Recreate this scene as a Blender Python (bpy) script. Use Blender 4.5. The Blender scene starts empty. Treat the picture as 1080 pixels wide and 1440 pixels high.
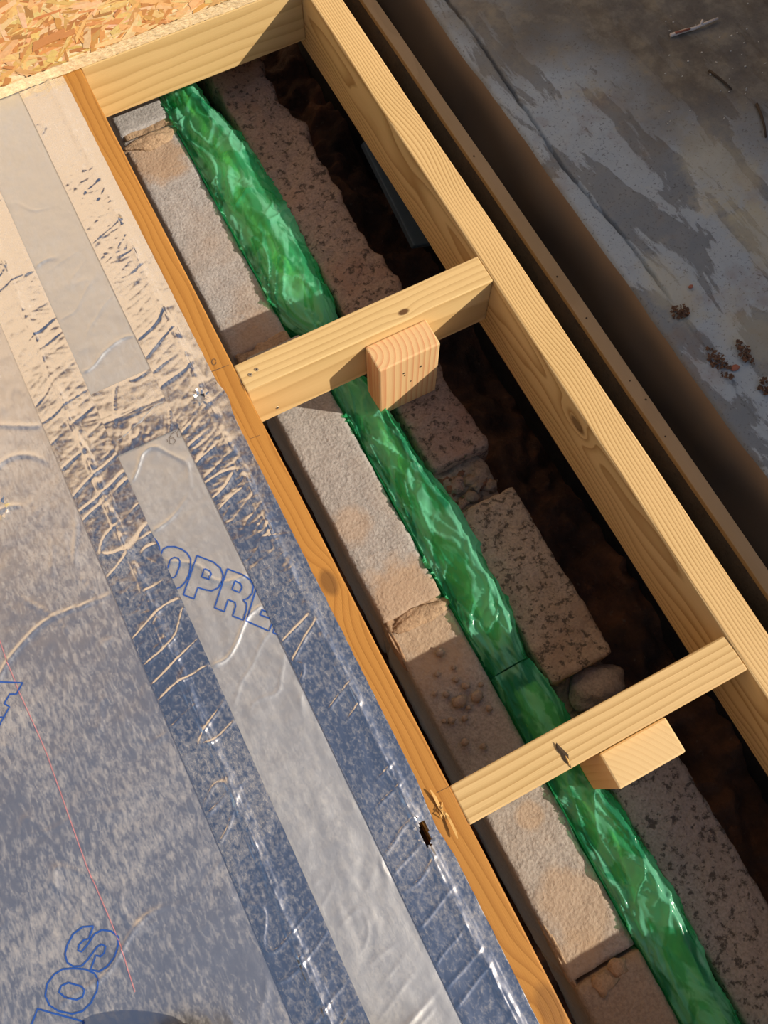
import bpy, bmesh, math, random
import numpy as np
from mathutils import Vector, Matrix, noise as mnoise

S = bpy.context.scene
COL = S.collection
random.seed(7)
RNG = np.random.default_rng(7)

# ---------------------------------------------------------------- camera
# world: X across the joists, Y along the joists, Z up, z = 0 at the top of the timber frame
RC = np.array([[0.88888496, -0.45805255, -0.00844893],
               [-0.43615645, -0.84046299, -0.3215424],
               [0.1401823, 0.28949926, -0.94685749]])
FPX = 1163.04
CAMH = 1.0
cam_d = bpy.data.cameras.new('camera'); cam = bpy.data.objects.new('camera', cam_d); COL.objects.link(cam)
cam_d.sensor_fit = 'VERTICAL'; cam_d.sensor_height = 36.0; cam_d.lens = FPX / 1440 * 36.0
cam_d.clip_start = 0.01
m = Matrix(((RC[0][0], -RC[1][0], -RC[2][0], 0), (RC[0][1], -RC[1][1], -RC[2][1], 0),
            (RC[0][2], -RC[1][2], -RC[2][2], CAMH), (0, 0, 0, 1)))
cam.matrix_world = m
S.camera = cam

# ---------------------------------------------------------------- light
SUN = Vector((1.30, -0.97, 1.0)).normalized()          # towards the sun
sun_d = bpy.data.lights.new('sun', 'SUN'); sun = bpy.data.objects.new('sun', sun_d); COL.objects.link(sun)
sun_d.energy = 5.6; sun_d.angle = math.radians(0.53); sun_d.color = (1.0, 0.87, 0.70)
sun.rotation_euler = SUN.to_track_quat('Z', 'Y').to_euler(); sun.location = SUN * 6
w = bpy.data.worlds.new('sky'); S.world = w; w.use_nodes = True
nt = w.node_tree; bg = nt.nodes['Background']
sky = nt.nodes.new('ShaderNodeTexSky'); sky.sky_type = 'NISHITA'; sky.sun_disc = False
sky.sun_elevation = math.asin(SUN.z); sky.sun_rotation = math.atan2(SUN.x, SUN.y)
sky.air_density = 1.0; sky.dust_density = 2.0; sky.ozone_density = 1.0
nt.links.new(sky.outputs[0], bg.inputs[0]); bg.inputs[1].default_value = 0.10
S.view_settings.view_transform = 'Standard'; S.view_settings.look = 'None'
S.view_settings.exposure = 0.0; S.view_settings.gamma = 1.0; S.view_settings.use_curve_mapping = False

# ---------------------------------------------------------------- helpers
def at(u, v, z=0.0):
    d = RC.T @ np.array([(u - 540) / FPX, (v - 720) / FPX, 1.0])
    t = (z - CAMH) / d[2]
    return float(d[0] * t), float(d[1] * t)

def tag(o, label=None, cat=None, group=None, kind=None):
    if label: o['label'] = label
    if cat: o['category'] = cat
    if group: o['group'] = group
    if kind: o['kind'] = kind
    return o

def mesh_obj(name, verts, faces, mat, parent=None, smooth=False, loc=None):
    me = bpy.data.meshes.new(name); me.from_pydata([tuple(map(float, v)) for v in verts], [], faces); me.update()
    if smooth:
        for p in me.polygons: p.use_smooth = True
    o = bpy.data.objects.new(name, me); COL.objects.link(o)
    if mat: me.materials.append(mat)
    if loc is not None: o.location = loc
    if parent: o.parent = parent
    return o

def bm_obj(name, bm, mat, parent=None, smooth=False, loc=None):
    me = bpy.data.meshes.new(name); bm.normal_update(); bm.to_mesh(me); bm.free()
    if smooth:
        for p in me.polygons: p.use_smooth = True
    o = bpy.data.objects.new(name, me); COL.objects.link(o)
    if mat: me.materials.append(mat)
    if loc is not None: o.location = loc
    if parent: o.parent = parent
    return o

def empty(name, loc=(0, 0, 0)):
    o = bpy.data.objects.new(name, None); COL.objects.link(o); o.location = loc; o.empty_display_size = .05
    return o

def grid_faces(nu, nv, closed=False):
    i = np.arange(nu if closed else nu - 1)[:, None]; j = np.arange(nv - 1)[None, :]
    a = (i % nu) * nv + j; b = ((i + 1) % nu) * nv + j
    return np.stack([a, b, b + 1, a + 1], -1).reshape(-1, 4)

def np_mesh(name, V, F, mat, parent=None, smooth=True):
    me = bpy.data.meshes.new(name)
    V = np.ascontiguousarray(V, np.float32); F = np.ascontiguousarray(F, np.int32)
    me.vertices.add(len(V)); me.vertices.foreach_set('co', V.ravel())
    n = F.shape[1]
    me.loops.add(F.size); me.loops.foreach_set('vertex_index', F.ravel())
    me.polygons.add(len(F)); me.polygons.foreach_set('loop_start', np.arange(0, F.size, n, dtype=np.int32))
    me.polygons.foreach_set('use_smooth', np.full(len(F), smooth))
    me.update(calc_edges=True); me.validate()
    if mat: me.materials.append(mat)
    o = bpy.data.objects.new(name, me); COL.objects.link(o)
    if parent: o.parent = parent
    return o

_perm = RNG.permutation(4096)
def _h(i, j, s): return _perm[(_perm[(i + s * 131) & 4095] + j) & 4095]
def gn(x, y, s=0):
    """2-d gradient noise, about -1..1"""
    x = np.asarray(x, float); y = np.asarray(y, float)
    i = np.floor(x).astype(int); j = np.floor(y).astype(int); fx = x - i; fy = y - j
    u = fx * fx * fx * (fx * (fx * 6 - 15) + 10); v = fy * fy * fy * (fy * (fy * 6 - 15) + 10)
    def g(a, b, dx, dy):
        t = _h(a, b, s) * (2 * np.pi / 4096); return np.cos(t) * dx + np.sin(t) * dy
    n0 = g(i, j, fx, fy) * (1 - u) + g(i + 1, j, fx - 1, fy) * u
    n1 = g(i, j + 1, fx, fy - 1) * (1 - u) + g(i + 1, j + 1, fx - 1, fy - 1) * u
    return 1.5 * (n0 * (1 - v) + n1 * v)
def ridge(x, y, s=0, k=6.0):
    return np.exp(-k * np.abs(gn(x, y, s)))
def fbm(x, y, s=0, o=4):
    r = 0; a = 1.0
    for q in range(o): r = r + a * gn(x * 2 ** q, y * 2 ** q, s + q); a *= .5
    return r
def sstep(a, b, x):
    t = np.clip((x - a) / (b - a), 0, 1); return t * t * (3 - 2 * t)

# ---------------------------------------------------------------- node helpers
class NT:
    def __init__(self, name):
        self.m = bpy.data.materials.new(name); self.m.use_nodes = True
        self.t = self.m.node_tree; self.p = self.t.nodes['Principled BSDF']; self.out = self.t.nodes['Material Output']
        self.co = self.t.nodes.new('ShaderNodeTexCoord').outputs['Object']
    def put(self, sock, v):
        if isinstance(v, bpy.types.NodeSocket): self.t.links.new(v, sock)
        elif isinstance(v, (tuple, list)) and len(v) == 3 and sock.type == 'RGBA': sock.default_value = (*v, 1)
        else: sock.default_value = v
    def M(self, op, a, b=0.0, c=None, clamp=False):
        n = self.t.nodes.new('ShaderNodeMath'); n.operation = op; n.use_clamp = clamp
        self.put(n.inputs[0], a); self.put(n.inputs[1], b)
        if c is not None: self.put(n.inputs[2], c)
        return n.outputs[0]
    def V(self, op, a, b=(0, 0, 0)):
        n = self.t.nodes.new('ShaderNodeVectorMath'); n.operation = op
        self.put(n.inputs[0], a); self.put(n.inputs[1], b)
        return n.outputs['Value' if op in ('LENGTH', 'DOT_PRODUCT', 'DISTANCE') else 'Vector']
    def scale(self, s, co=None): return self.V('MULTIPLY', co or self.co, s)
    def noise(self, scale, detail=4, rough=.55, co=None, dist=0.0):
        n = self.t.nodes.new('ShaderNodeTexNoise'); self.put(n.inputs['Vector'], co or self.co)
        n.inputs['Scale'].default_value = scale; n.inputs['Detail'].default_value = detail
        n.inputs['Roughness'].default_value = rough; n.inputs['Distortion'].default_value = dist
        return n.outputs['Fac']
    def vor(self, scale, co=None, feature='F1', out='Distance', rnd=1.0):
        n = self.t.nodes.new('ShaderNodeTexVoronoi'); n.feature = feature; self.put(n.inputs['Vector'], co or self.co)
        n.inputs['Scale'].default_value = scale; n.inputs['Randomness'].default_value = rnd
        return n.outputs[out]
    def ramp(self, f, stops, interp='LINEAR'):
        n = self.t.nodes.new('ShaderNodeValToRGB'); self.put(n.inputs[0], f); e = n.color_ramp; e.interpolation = interp
        while len(e.elements) < len(stops): e.elements.new(.5)
        for k, (p, c) in zip(e.elements, stops):
            k.position = p; k.color = (*c, 1) if isinstance(c, (tuple, list)) else (c, c, c, 1)
        return n.outputs['Color']
    def mix(self, f, a, b, mode='MIX'):
        n = self.t.nodes.new('ShaderNodeMix'); n.data_type = 'RGBA'; n.blend_type = mode
        self.put(n.inputs[0], f); self.put(n.inputs[6], a); self.put(n.inputs[7], b); return n.outputs[2]
    def sep(self, v=None):
        n = self.t.nodes.new('ShaderNodeSeparateXYZ'); self.put(n.inputs[0], v or self.co); return n.outputs
    def comb(self, x, y, z):
        n = self.t.nodes.new('ShaderNodeCombineXYZ')
        for s, v in zip(n.inputs, (x, y, z)): self.put(s, v)
        return n.outputs[0]
    def bump(self, h, strength=.3, dist=.002):
        n = self.t.nodes.new('ShaderNodeBump'); self.put(n.inputs['Height'], h)
        n.inputs['Strength'].default_value = strength; n.inputs['Distance'].default_value = dist
        self.t.links.new(n.outputs[0], self.p.inputs['Normal']); return n.outputs[0]
    def set(self, **k):
        for a, v in k.items(): self.put(self.p.inputs[a.replace('_', ' ')], v)
        return self.m

def thr(n, f, a, b): return n.M('SMOOTHSTEP', f, a, b) if False else n.ramp(f, [(a, 0.0), (b, 1.0)])

def wood(name, light, dark, pith=(0.03, -0.05), ring=.0055, seed=0.0, knots=(), amp=.004, contrast=.8, stain=.25, rough=.62):
    """solid sawn softwood; the grain runs along local Y.  knots: (x, y, z, radius, darkness)"""
    n = NT(name)
    x, y, z = n.sep()
    co = n.V('ADD', n.co, (seed, seed * 1.7, seed * .3))
    slow = n.comb(n.M('MULTIPLY', x, 6), n.M('MULTIPLY', y, 1.5), n.M('MULTIPLY', z, 6))
    slow = n.V('ADD', slow, (seed, seed * 1.7, seed * .3))
    w1 = n.M('SUBTRACT', n.noise(1.3, 2, .5, slow), .5); w2 = n.M('SUBTRACT', n.noise(2.6, 2, .5, n.V('ADD', slow, (9, 4, 2))), .5)
    px = n.M('ADD', n.M('SUBTRACT', x, pith[0]), n.M('MULTIPLY', w1, amp * 5)); pz = n.M('ADD', n.M('SUBTRACT', z, pith[1]), n.M('MULTIPLY', w2, amp * 5))
    r = n.M('SQRT', n.M('ADD', n.M('MULTIPLY', px, px), n.M('MULTIPLY', pz, pz)))
    kmask = None; kd = None
    for (kx, ky, kz, kr, dk) in knots:
        d = n.V('LENGTH', n.V('MULTIPLY', n.V('SUBTRACT', n.co, (kx, ky, kz)), (1, .55, 1)))
        d = n.M('DIVIDE', d, kr)
        g = n.M('POWER', 2.718, n.M('MULTIPLY', n.M('MULTIPLY', d, d), -.28))
        r = n.M('ADD', r, n.M('MULTIPLY', g, kr * (1.0 if dk else .45)))
        mk = n.M('MULTIPLY', n.ramp(d, [(.62, 1.0), (1.0, 0.0)]), dk)
        kmask = mk if kmask is None else n.M('MAXIMUM', kmask, mk)
    t = n.M('FRACT', n.M('DIVIDE', r, ring))
    band = n.ramp(t, [(0, 0.0), (.45, .12), (.8, .75), (.9, 1.0), (1.0, 0.0)])
    fib = n.noise(1, 4, .6, n.comb(n.M('MULTIPLY', x, 900), n.M('MULTIPLY', y, 14), n.M('MULTIPLY', z, 900)))
    tone = n.noise(1, 3, .5, n.V('ADD', n.comb(n.M('MULTIPLY', x, 14), n.M('MULTIPLY', y, 4), n.M('MULTIPLY', z, 14)), (seed, 1, 3)))
    c = n.mix(n.M('MULTIPLY', band, n.M('MULTIPLY', contrast, n.ramp(tone, [(.3, .55), (.7, 1.0)]))), light, dark)
    c = n.mix(n.M('MULTIPLY', n.ramp(fib, [(.35, 1.0), (.7, 0.0)]), .28), c, n.mix(.5, c, dark))
    c = n.mix(n.M('MULTIPLY', n.ramp(tone, [(.42, 0.0), (.75, 1.0)]), stain), c, (light[0] * .72, light[1] * .74, light[2] * .62))
    if kmask is not None:
        c = n.mix(kmask, c, (.10, .042, .014))
    n.bump(n.M('ADD', n.M('MULTIPLY', fib, .5), n.M('MULTIPLY', band, .35)), .35, .0012)
    n.p.inputs['Specular IOR Level'].default_value = .3
    return n.set(Base_Color=c, Roughness=rough)

def plain(name, col, rough=.6, metallic=0.0, var=.15, scale=60):
    n = NT(name); f = n.noise(scale, 4)
    c = n.mix(f, tuple(q * (1 - var) for q in col), tuple(min(1, q * (1 + var)) for q in col))
    return n.set(Base_Color=c, Roughness=rough, Metallic=metallic)

SZ = -0.05                                              # top of the concrete slab
# ---------------------------------------------------------------- materials
PALE, PDARK = (.70, .50, .235), (.42, .245, .085)
W_HDR = wood('pine_rim', (.70, .49, .23), (.36, .19, .06), pith=(.135, -.035), ring=.0042, seed=2.1, contrast=1.1, amp=.007, knots=[(-.0235, .305, -.028, .011, .75), (.022, .80, 0, .022, 0), (.022, .36, 0, .022, 0)])
W_N1 = wood('pine_noggin_a', (.66, .47, .215), (.42, .26, .09), pith=(-.14, .05), ring=.011, seed=5.3, contrast=.8, knots=[(-.023, -.042, -.083, .006, .8), (-.023, .028, -.07, .007, .45)])
W_N2 = wood('pine_noggin_b', PALE, PDARK, pith=(.16, -.06), ring=.010, seed=8.8, contrast=.75, knots=[(.01, .054, 0, .0055, .95)])
W_N3 = wood('pine_noggin_c', (.72, .51, .245), PDARK, pith=(-.13, -.06), ring=.0088, seed=3.7, contrast=.9)
W_N4 = wood('pine_noggin_d', PALE, PDARK, pith=(.1, -.06), ring=.009, seed=1.2)
W_LJ = wood('pine_joist', (.50, .235, .052), (.30, .115, .02), pith=(.06, -.09), ring=.0052, seed=6.6, contrast=.8, stain=.3, knots=[(.006, .255, 0, .012, .62), (.012, -.268, 0, .016, .45)])
W_POST = wood('pine_post', (.72, .51, .26), (.58, .22, .10), pith=(-.055, -.03), ring=.0085, seed=4.4, contrast=1.0, amp=.0015)
W_POST2 = wood('pine_post_b', (.72, .52, .26), (.55, .32, .13), pith=(-.2, .12), ring=.007, seed=9.4, contrast=.45, amp=.001)
W_EDGE = wood('weathered_board', (.34, .24, .14), (.24, .16, .085), pith=(.02, -.2), ring=.006, seed=7.7, contrast=.5, stain=.35, rough=.75)
W_SPL = plain('splinter_wood', (.66, .40, .13), .7)
METAL = plain('zinc_screw', (.62, .58, .5), .35, 1.0)
DARKHOLE = plain('nail_hole_shadowed_wood', (.05, .03, .015), .9)
PENCIL = plain('pencil_line', (.10, .07, .05), .8)

def concrete_mat(name, c0, c1, mud, mudamt, pit=.5, scale=1.0, pits_dark=.6, patches=()):
    n = NT(name)
    a = n.noise(22 * scale, 5, .6); b = n.noise(260 * scale, 3, .6); v = n.vor(190 * scale)
    c = n.mix(a, c0, c1)
    c = n.mix(n.ramp(b, [(.3, .55), (.62, 0.0)]), c, tuple(q * .45 for q in c0))
    mm = n.M('MULTIPLY', n.ramp(n.noise(7, 4, .6), [(.48, 0.0), (.66, 1.0)]), mudamt)
    c = n.mix(mm, c, mud)
    for (px, py, pr, pa) in patches:      # brown mud left on the block round a spot
        dd = n.V('LENGTH', n.V('MULTIPLY', n.V('SUBTRACT', n.co, (px, py, 0)), (1 / pr, 1 / pr, 0)))
        dd = n.M('ADD', dd, n.M('MULTIPLY', n.M('SUBTRACT', n.noise(16, 5, .65), .5), 1.6))
        c = n.mix(n.M('MULTIPLY', n.ramp(dd, [(.55, 1.0), (1.0, 0.0)]), pa), c, mud)
    pitm = n.ramp(n.noise(95 * scale, 4, .7), [(.53, 0.0), (.63, 1.0)])
    c = n.mix(n.M('MULTIPLY', pitm, pit * pits_dark), c, tuple(q * .3 for q in c0))
    h = n.M('ADD', n.M('MULTIPLY', b, .6), n.M('SUBTRACT', n.M('MULTIPLY', v, .5), n.M('MULTIPLY', pitm, pit)))
    n.bump(h, .5, .003)
    return n.set(Base_Color=c, Roughness=.92)
C_IN = [concrete_mat('block_grey_%d' % k, c0, c1, mud, amt, .25, 1.0, .5, pt) for k, (c0, c1, mud, amt, pt) in enumerate([
    ((.315, .305, .305), (.43, .415, .41), (.36, .25, .16), .3, [(.12, 1.13, .065, .8), (.15, .78, .05, .3), (.13, .70, .08, .6)]),
    ((.31, .295, .285), (.42, .395, .375), (.39, .275, .18), .3, [(.14, .22, .08, .8), (.12, .36, .035, .5)]),
    ((.325, .295, .265), (.42, .385, .35), (.40, .29, .19), .3, [(.14, .17, .08, .8), (.15, -.23, .06, .6), (.15, -.11, .02, .6), (.1, -.29, .05, .6)]),
    ((.30, .235, .18), (.36, .29, .22), (.34, .23, .13), .9, [])])]
C_OUT_PINK = concrete_mat('block_pink_brown', (.27, .19, .14), (.40, .29, .22), (.30, .17, .11), .8, 1.0, .9, 1.0)
C_OUT_TAN = concrete_mat('block_tan', (.33, .25, .17), (.46, .36, .26), (.27, .18, .11), .8, 1.0, 1.0, 1.1)
C_OUT_GREY = concrete_mat('block_open_grey', (.30, .26, .22), (.42, .37, .32), (.24, .19, .14), .3, 1.0, 1.0, 1.1)
MORTAR = concrete_mat('mortar', (.36, .245, .15), (.46, .335, .22), (.34, .19, .10), .6, .4)
MORTAR_OLD = concrete_mat('old_mortar', (.26, .19, .13), (.36, .28, .20), (.14, .10, .07), .7, .8)
BANK = concrete_mat('dark_mud', (.035, .03, .027), (.06, .052, .046), (.07, .045, .03), .6, .6)
STONE = concrete_mat('crumb_stone', (.30, .24, .19), (.38, .31, .25), (.32, .22, .14), .5, .3)

def soil_mat():
    n = NT('damp_soil')
    a = n.noise(9, 6, .65); b = n.noise(70, 5, .65)
    c = n.ramp(a, [(.3, (.05, .026, .015)), (.5, (.13, .06, .03)), (.68, (.27, .115, .055))])
    c = n.mix(n.ramp(b, [(.62, 0.0), (.75, .6)]), c, (.30, .22, .15))
    n.bump(n.M('ADD', a, b), .8, .01)
    return n.set(Base_Color=c, Roughness=.85)
SOIL = soil_mat()

def slab_mat():
    n = NT('stained_concrete_slab')
    x, y, z = n.sep()
    # trowel laps: elongated patches lying along the slab edge
    u = n.M('ADD', n.M('MULTIPLY', x, .995), n.M('MULTIPLY', y, .09)); v = n.M('SUBTRACT', n.M('MULTIPLY', y, .995), n.M('MULTIPLY', x, .09))
    st = n.comb(n.M('MULTIPLY', u, 16), n.M('MULTIPLY', v, 4.2), 0.7)
    p = n.noise(1, 9, .60, st, .35)
    patch = n.ramp(p, [(.455, 0.0), (.475, 1.0)])
    base = n.mix(n.noise(30, 5), (.145, .165, .18), (.20, .22, .235))
    lite = n.mix(n.noise(40, 5), (.29, .335, .37), (.37, .42, .455))
    c = n.mix(patch, base, lite)
    grit = n.ramp(n.noise(230, 4, .65), [(.33, 1.0), (.42, 0.0)])
    c = n.mix(n.M('MULTIPLY', grit, .65), c, (.05, .048, .045))
    rust = n.ramp(n.noise(11, 4, .6, n.V('ADD', n.co, (3, 1, 0))), [(.56, 0.0), (.72, 1.0)])
    c = n.mix(n.M('MULTIPLY', rust, .5), c, (.20, .13, .085))
    sun_dapple = n.ramp(n.noise(8, 6, .65, n.V('ADD', n.co, (7, 2, 0))), [(.60, 0.0), (.72, 1.0)])  # dappled sunlight painted into the slab colour as pale yellow noise
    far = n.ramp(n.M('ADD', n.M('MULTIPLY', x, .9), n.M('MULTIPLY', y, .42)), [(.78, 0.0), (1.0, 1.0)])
    c = n.mix(n.M('MULTIPLY', sun_dapple, n.M('MULTIPLY', far, .8)), c, (.46, .41, .28))
    for (pu, pv, pr, pa) in [(1015, 235, .07, .5), (945, 405, .045, .45), (1065, 330, .05, .55), (1060, 470, .055, .4)]:   # pale yellow spots painted in for dappled sunlight
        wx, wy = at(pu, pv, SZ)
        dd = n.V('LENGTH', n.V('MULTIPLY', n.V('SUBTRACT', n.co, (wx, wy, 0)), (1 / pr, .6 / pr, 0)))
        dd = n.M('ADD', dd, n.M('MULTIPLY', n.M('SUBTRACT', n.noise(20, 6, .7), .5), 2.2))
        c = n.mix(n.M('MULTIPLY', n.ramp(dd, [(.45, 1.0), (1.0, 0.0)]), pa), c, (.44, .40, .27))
    # brown silt lying on the far part of the slab
    dn = n.noise(6, 6, .62)
    d = n.M('ADD', n.M('ADD', n.M('MULTIPLY', x, .85), n.M('MULTIPLY', y, .55)), n.M('MULTIPLY', n.M('SUBTRACT', dn, .5), .5))
    silt = n.ramp(n.M('SUBTRACT', d, .5), [(.54, 0.0), (.72, 1.0)])
    sc = n.ramp(n.noise(24, 6, .7), [(.3, (.06, .045, .03)), (.5, (.12, .098, .07)), (.62, (.19, .165, .12)), (.75, (.24, .185, .10))])
    c = n.mix(n.M('MULTIPLY', silt, .88), c, sc)
    n.bump(n.M('ADD', n.M('MULTIPLY', patch, .5), n.noise(160, 5, .65)), .4, .002)
    return n.set(Base_Color=c, Roughness=n.ramp(p, [(.4, .45), (.6, .8)]))
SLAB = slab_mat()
def face_mat():
    n = NT('muddy_slab_face')
    c = n.mix(n.noise(7, 4), (.29, .20, .13), (.36, .26, .175))
    n.bump(n.noise(40, 4), .25, .003)
    return n.set(Base_Color=c, Roughness=.85)
SLABFACE = face_mat()

def foil_mat(name, col, r0, r1, dust, base, amt, sx, sy, fine=.25, fd=.0012):
    """metal foil with a thin, patchy film of dry site dust"""
    n = NT(name)
    x, y, z = n.sep()
    a = n.noise(1, 7, .78, n.comb(n.M('MULTIPLY', x, sx), n.M('MULTIPLY', y, sy), 0.0), .15); b = n.noise(6, 3, .6); f = n.noise(380, 3, .6)
    q = n.M('ADD', n.M('MULTIPLY', a, .68), n.M('MULTIPLY', b, .32))
    dm = n.M('ADD', base, n.M('MULTIPLY', n.ramp(q, [(.47, 0.0), (.66, 1.0)]), amt))
    c = n.mix(dm, col, dust)
    ro = n.M('ADD', n.M('MULTIPLY', a, r1 - r0), n.M('ADD', r0, n.M('MULTIPLY', dm, .15)))
    n.bump(n.M('ADD', n.M('MULTIPLY', a, .8), n.M('MULTIPLY', f, .25)), fine, fd)
    return n.set(Base_Color=c, Metallic=n.M('SUBTRACT', 1.0, n.M('MULTIPLY', dm, .9)), Roughness=ro)
FOIL_BOARD = foil_mat('embossed_board_foil', (.78, .77, .78), .28, .40, (.66, .60, .52), .05, .45, 170, 60, .18)
FOIL_STRIP = foil_mat('matt_strip_foil', (.72, .72, .72), .42, .50, (.50, .49, .48), .12, .30, 140, 60, .22)
FOIL_TAPE = foil_mat('shiny_foil_tape', (.80, .79, .80), .12, .22, (.60, .53, .44), .02, .45, 210, 120, .14)
FOAM = plain('yellow_foam', (.75, .60, .28), .9)
INK = plain('blue_print', (.02, .085, .36), .5)
INKRED = plain('red_chalk', (.52, .22, .24), .7)

def osb_mats():
    n = NT('osb_strand')
    at_ = n.t.nodes.new('ShaderNodeAttribute'); at_.attribute_name = 'tint'
    x, y, z = n.sep()
    f = n.noise(140, 4, .6, n.comb(x, n.M('MULTIPLY', y, 1), z))
    c = n.mix(n.M('MULTIPLY', n.ramp(f, [(.35, 1.0), (.7, 0.0)]), .35), at_.outputs['Color'], (.40, .19, .06))
    n.bump(f, .3, .001)
    a = n.set(Base_Color=c, Roughness=.55)
    n = NT('osb_core')
    v = n.noise(130, 5, .7, n.scale((1, 1, 2.2)))
    c = n.ramp(v, [(.28, (.45, .28, .13)), (.38, (.76, .55, .30)), (.6, (.86, .68, .42)), (.75, (.90, .76, .53))])
    n.bump(v, .6, .003)
    return a, n.set(Base_Color=c, Roughness=.85)
OSB_STRAND, OSB_CORE = osb_mats()

def film_mat():
    n = NT('green_polythene')
    t = n.t.nodes
    x, y, z = n.sep()
    lay = n.ramp(n.noise(1, 3, .55, n.comb(n.M('MULTIPLY', x, 30), n.M('MULTIPLY', y, 13), n.M('MULTIPLY', z, 20)), .8), [(.44, 0.0), (.52, 1.0)])   # folded, doubled film
    n.set(Base_Color=n.mix(lay, (.07, .56, .29), (.24, .80, .52)), Roughness=.17)
    n.p.inputs['Specular IOR Level'].default_value = .65
    n.bump(n.noise(50, 3, .55), .2, .002)
    tr = t.new('ShaderNodeBsdfTranslucent'); tr.inputs[0].default_value = (.14, .80, .46, 1)
    tp = t.new('ShaderNodeBsdfTransparent'); tp.inputs[0].default_value = (.42, .96, .66, 1)
    m1 = t.new('ShaderNodeMixShader'); m1.inputs[0].default_value = .4
    n.t.links.new(n.p.outputs[0], m1.inputs[1]); n.t.links.new(tr.outputs[0], m1.inputs[2])
    m2 = t.new('ShaderNodeMixShader'); n.t.links.new(n.M('ADD', .42, n.M('MULTIPLY', lay, .24)), m2.inputs[0])
    n.t.links.new(tp.outputs[0], m2.inputs[1]); n.t.links.new(m1.outputs[0], m2.inputs[2])
    n.t.links.new(m2.outputs[0], n.out.inputs[0])
    return n.m
FILM = film_mat()
def wool_mat():
    n = NT('mineral_wool')
    v = n.noise(60, 5, .7); c = n.ramp(v, [(.3, (.46, .38, .12)), (.55, (.76, .66, .26)), (.75, (.88, .82, .42))])
    n.bump(v, .8, .006); return n.set(Base_Color=c, Roughness=.95)
WOOL = wool_mat()
RENDERW = plain('cream_render', (.80, .66, .50), .9, 0, .06, 20)
SHADE_HELPER = plain('shade_helper_render', (.34, .27, .22), .9, 0, .15, 20)
FASCIA = plain('brown_fascia', (.22, .10, .05), .5)
ROOF = plain('roof_tile', (.30, .15, .09), .8)
BOOT = plain('boot_rubber', (.035, .037, .05), .55)
SOLE = plain('boot_sole', (.02, .02, .022), .8)
LEAF = plain('dead_leaf', (.10, .048, .026), .8, 0, .4, 200)
STICKM = plain('bleached_stick', (.62, .55, .50), .6)
STICKR = plain('stick_bark', (.30, .10, .06), .7)
TWIG = plain('dark_twig', (.05, .032, .02), .8)
SLATE = plain('slate', (.12, .145, .14), .55, 0, .2, 30)
GRAVEL = plain('pale_grit', (.55, .52, .46), .8)

# ---------------------------------------------------------------- setting: ground, slab, walls
GZ = -0.43
def soil_h(x, y):
    return GZ + .05 * fbm(x * 6, y * 6, 11, 4) + .018 * gn(x * 30, y * 30, 19)
xs = np.linspace(-.1, .66, 130); ys = np.linspace(-.9, 1.7, 380)
X, Y = np.meshgrid(xs, ys, indexing='ij')
Z = soil_h(X, Y)
g = np_mesh('ground', np.stack([X, Y, Z], -1).reshape(-1, 3), grid_faces(130, 380), SOIL)
tag(g, 'dark damp reddish soil at the bottom of the trench', None, None, 'structure')
bm = bmesh.new()
bmesh.ops.create_grid(bm, x_segments=2, y_segments=2, size=9, matrix=Matrix.Translation((0, 0, -.56)))
gy = bm_obj('ground_yard', bm, SOIL); tag(gy, 'bare soil of the yard around the frame', None, None, 'structure')

SZ = -0.05
edge_px = [(599, 0), (635, 55), (690, 128), (735, 190), (780, 254), (839, 336), (878, 389), (933, 469), (976, 529), (1015, 585), (1063, 646)]
ed = sorted([(at(u, v, SZ)[1], at(u, v, SZ)[0]) for u, v in edge_px])
EY = np.array([e[0] for e in ed]); EX = np.array([e[1] for e in ed])
def slab_edge(y): return np.interp(y, EY, EX) + .0015 * gn(np.asarray(y) * 14, np.asarray(y) * 0, 3)
groove_px = [(632, 5), (665, 45), (715, 120), (760, 185), (790, 232), (835, 285), (880, 335)]
gr = sorted([(at(u, v, SZ)[1], at(u, v, SZ)[0]) for u, v in groove_px])
GY = np.array([e[0] for e in gr]); GX = np.array([e[1] for e in gr])
ys = np.linspace(-1.2, 2.5, 900)
ex = slab_edge(ys)
prof = np.concatenate([[0, .002, .005, .009], np.linspace(.013, .12, 54), np.linspace(.13, .5, 60), np.linspace(.55, 2.4, 10)])
X = ex[None, :] + prof[:, None]; Y = np.broadcast_to(ys[None, :], X.shape)
Z = SZ + np.zeros_like(X)
Z += .0012 * fbm(X * 18, Y * 18, 23, 4)
gx = np.interp(ys, GY, GX)[None, :] + .0025 * gn(Y * 40, Y * 0, 5)
Z -= .014 * np.exp(-((X - gx) / .0026) ** 2) * sstep(.38, .48, Y) * (.55 + .45 * np.clip(gn(Y * 25, 0 * Y, 8) + .4, 0, 1)) * (Y < 2)
Z += .002 * sstep(.0, .004, gx - X) * 1.0 * (Y < 2)
rnd = np.array([-.007, -.003, -.001, 0.0])
Z[:4] += rnd[:, None]
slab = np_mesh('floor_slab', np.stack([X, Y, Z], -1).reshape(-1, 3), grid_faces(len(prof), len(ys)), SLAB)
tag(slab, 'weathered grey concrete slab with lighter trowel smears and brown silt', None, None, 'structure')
zz = np.linspace(-.007, -.5, 30)
X = ex[None, :] + .006 * gn(ys[None, :] * 5, zz[:, None] * 12, 31) * sstep(0, .08, -zz[:, None] - .007) - .012 * sstep(0, .3, -zz[:, None])
Y = np.broadcast_to(ys[None, :], X.shape); Zf = np.broadcast_to((SZ + zz)[:, None], X.shape).copy(); Zf[0] = Z[0]
X[0] = ex
np_mesh('slab_face', np.stack([X, Y, Zf], -1).reshape(-1, 3), grid_faces(len(zz), len(ys))[:, ::-1], SLABFACE, slab)

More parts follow.
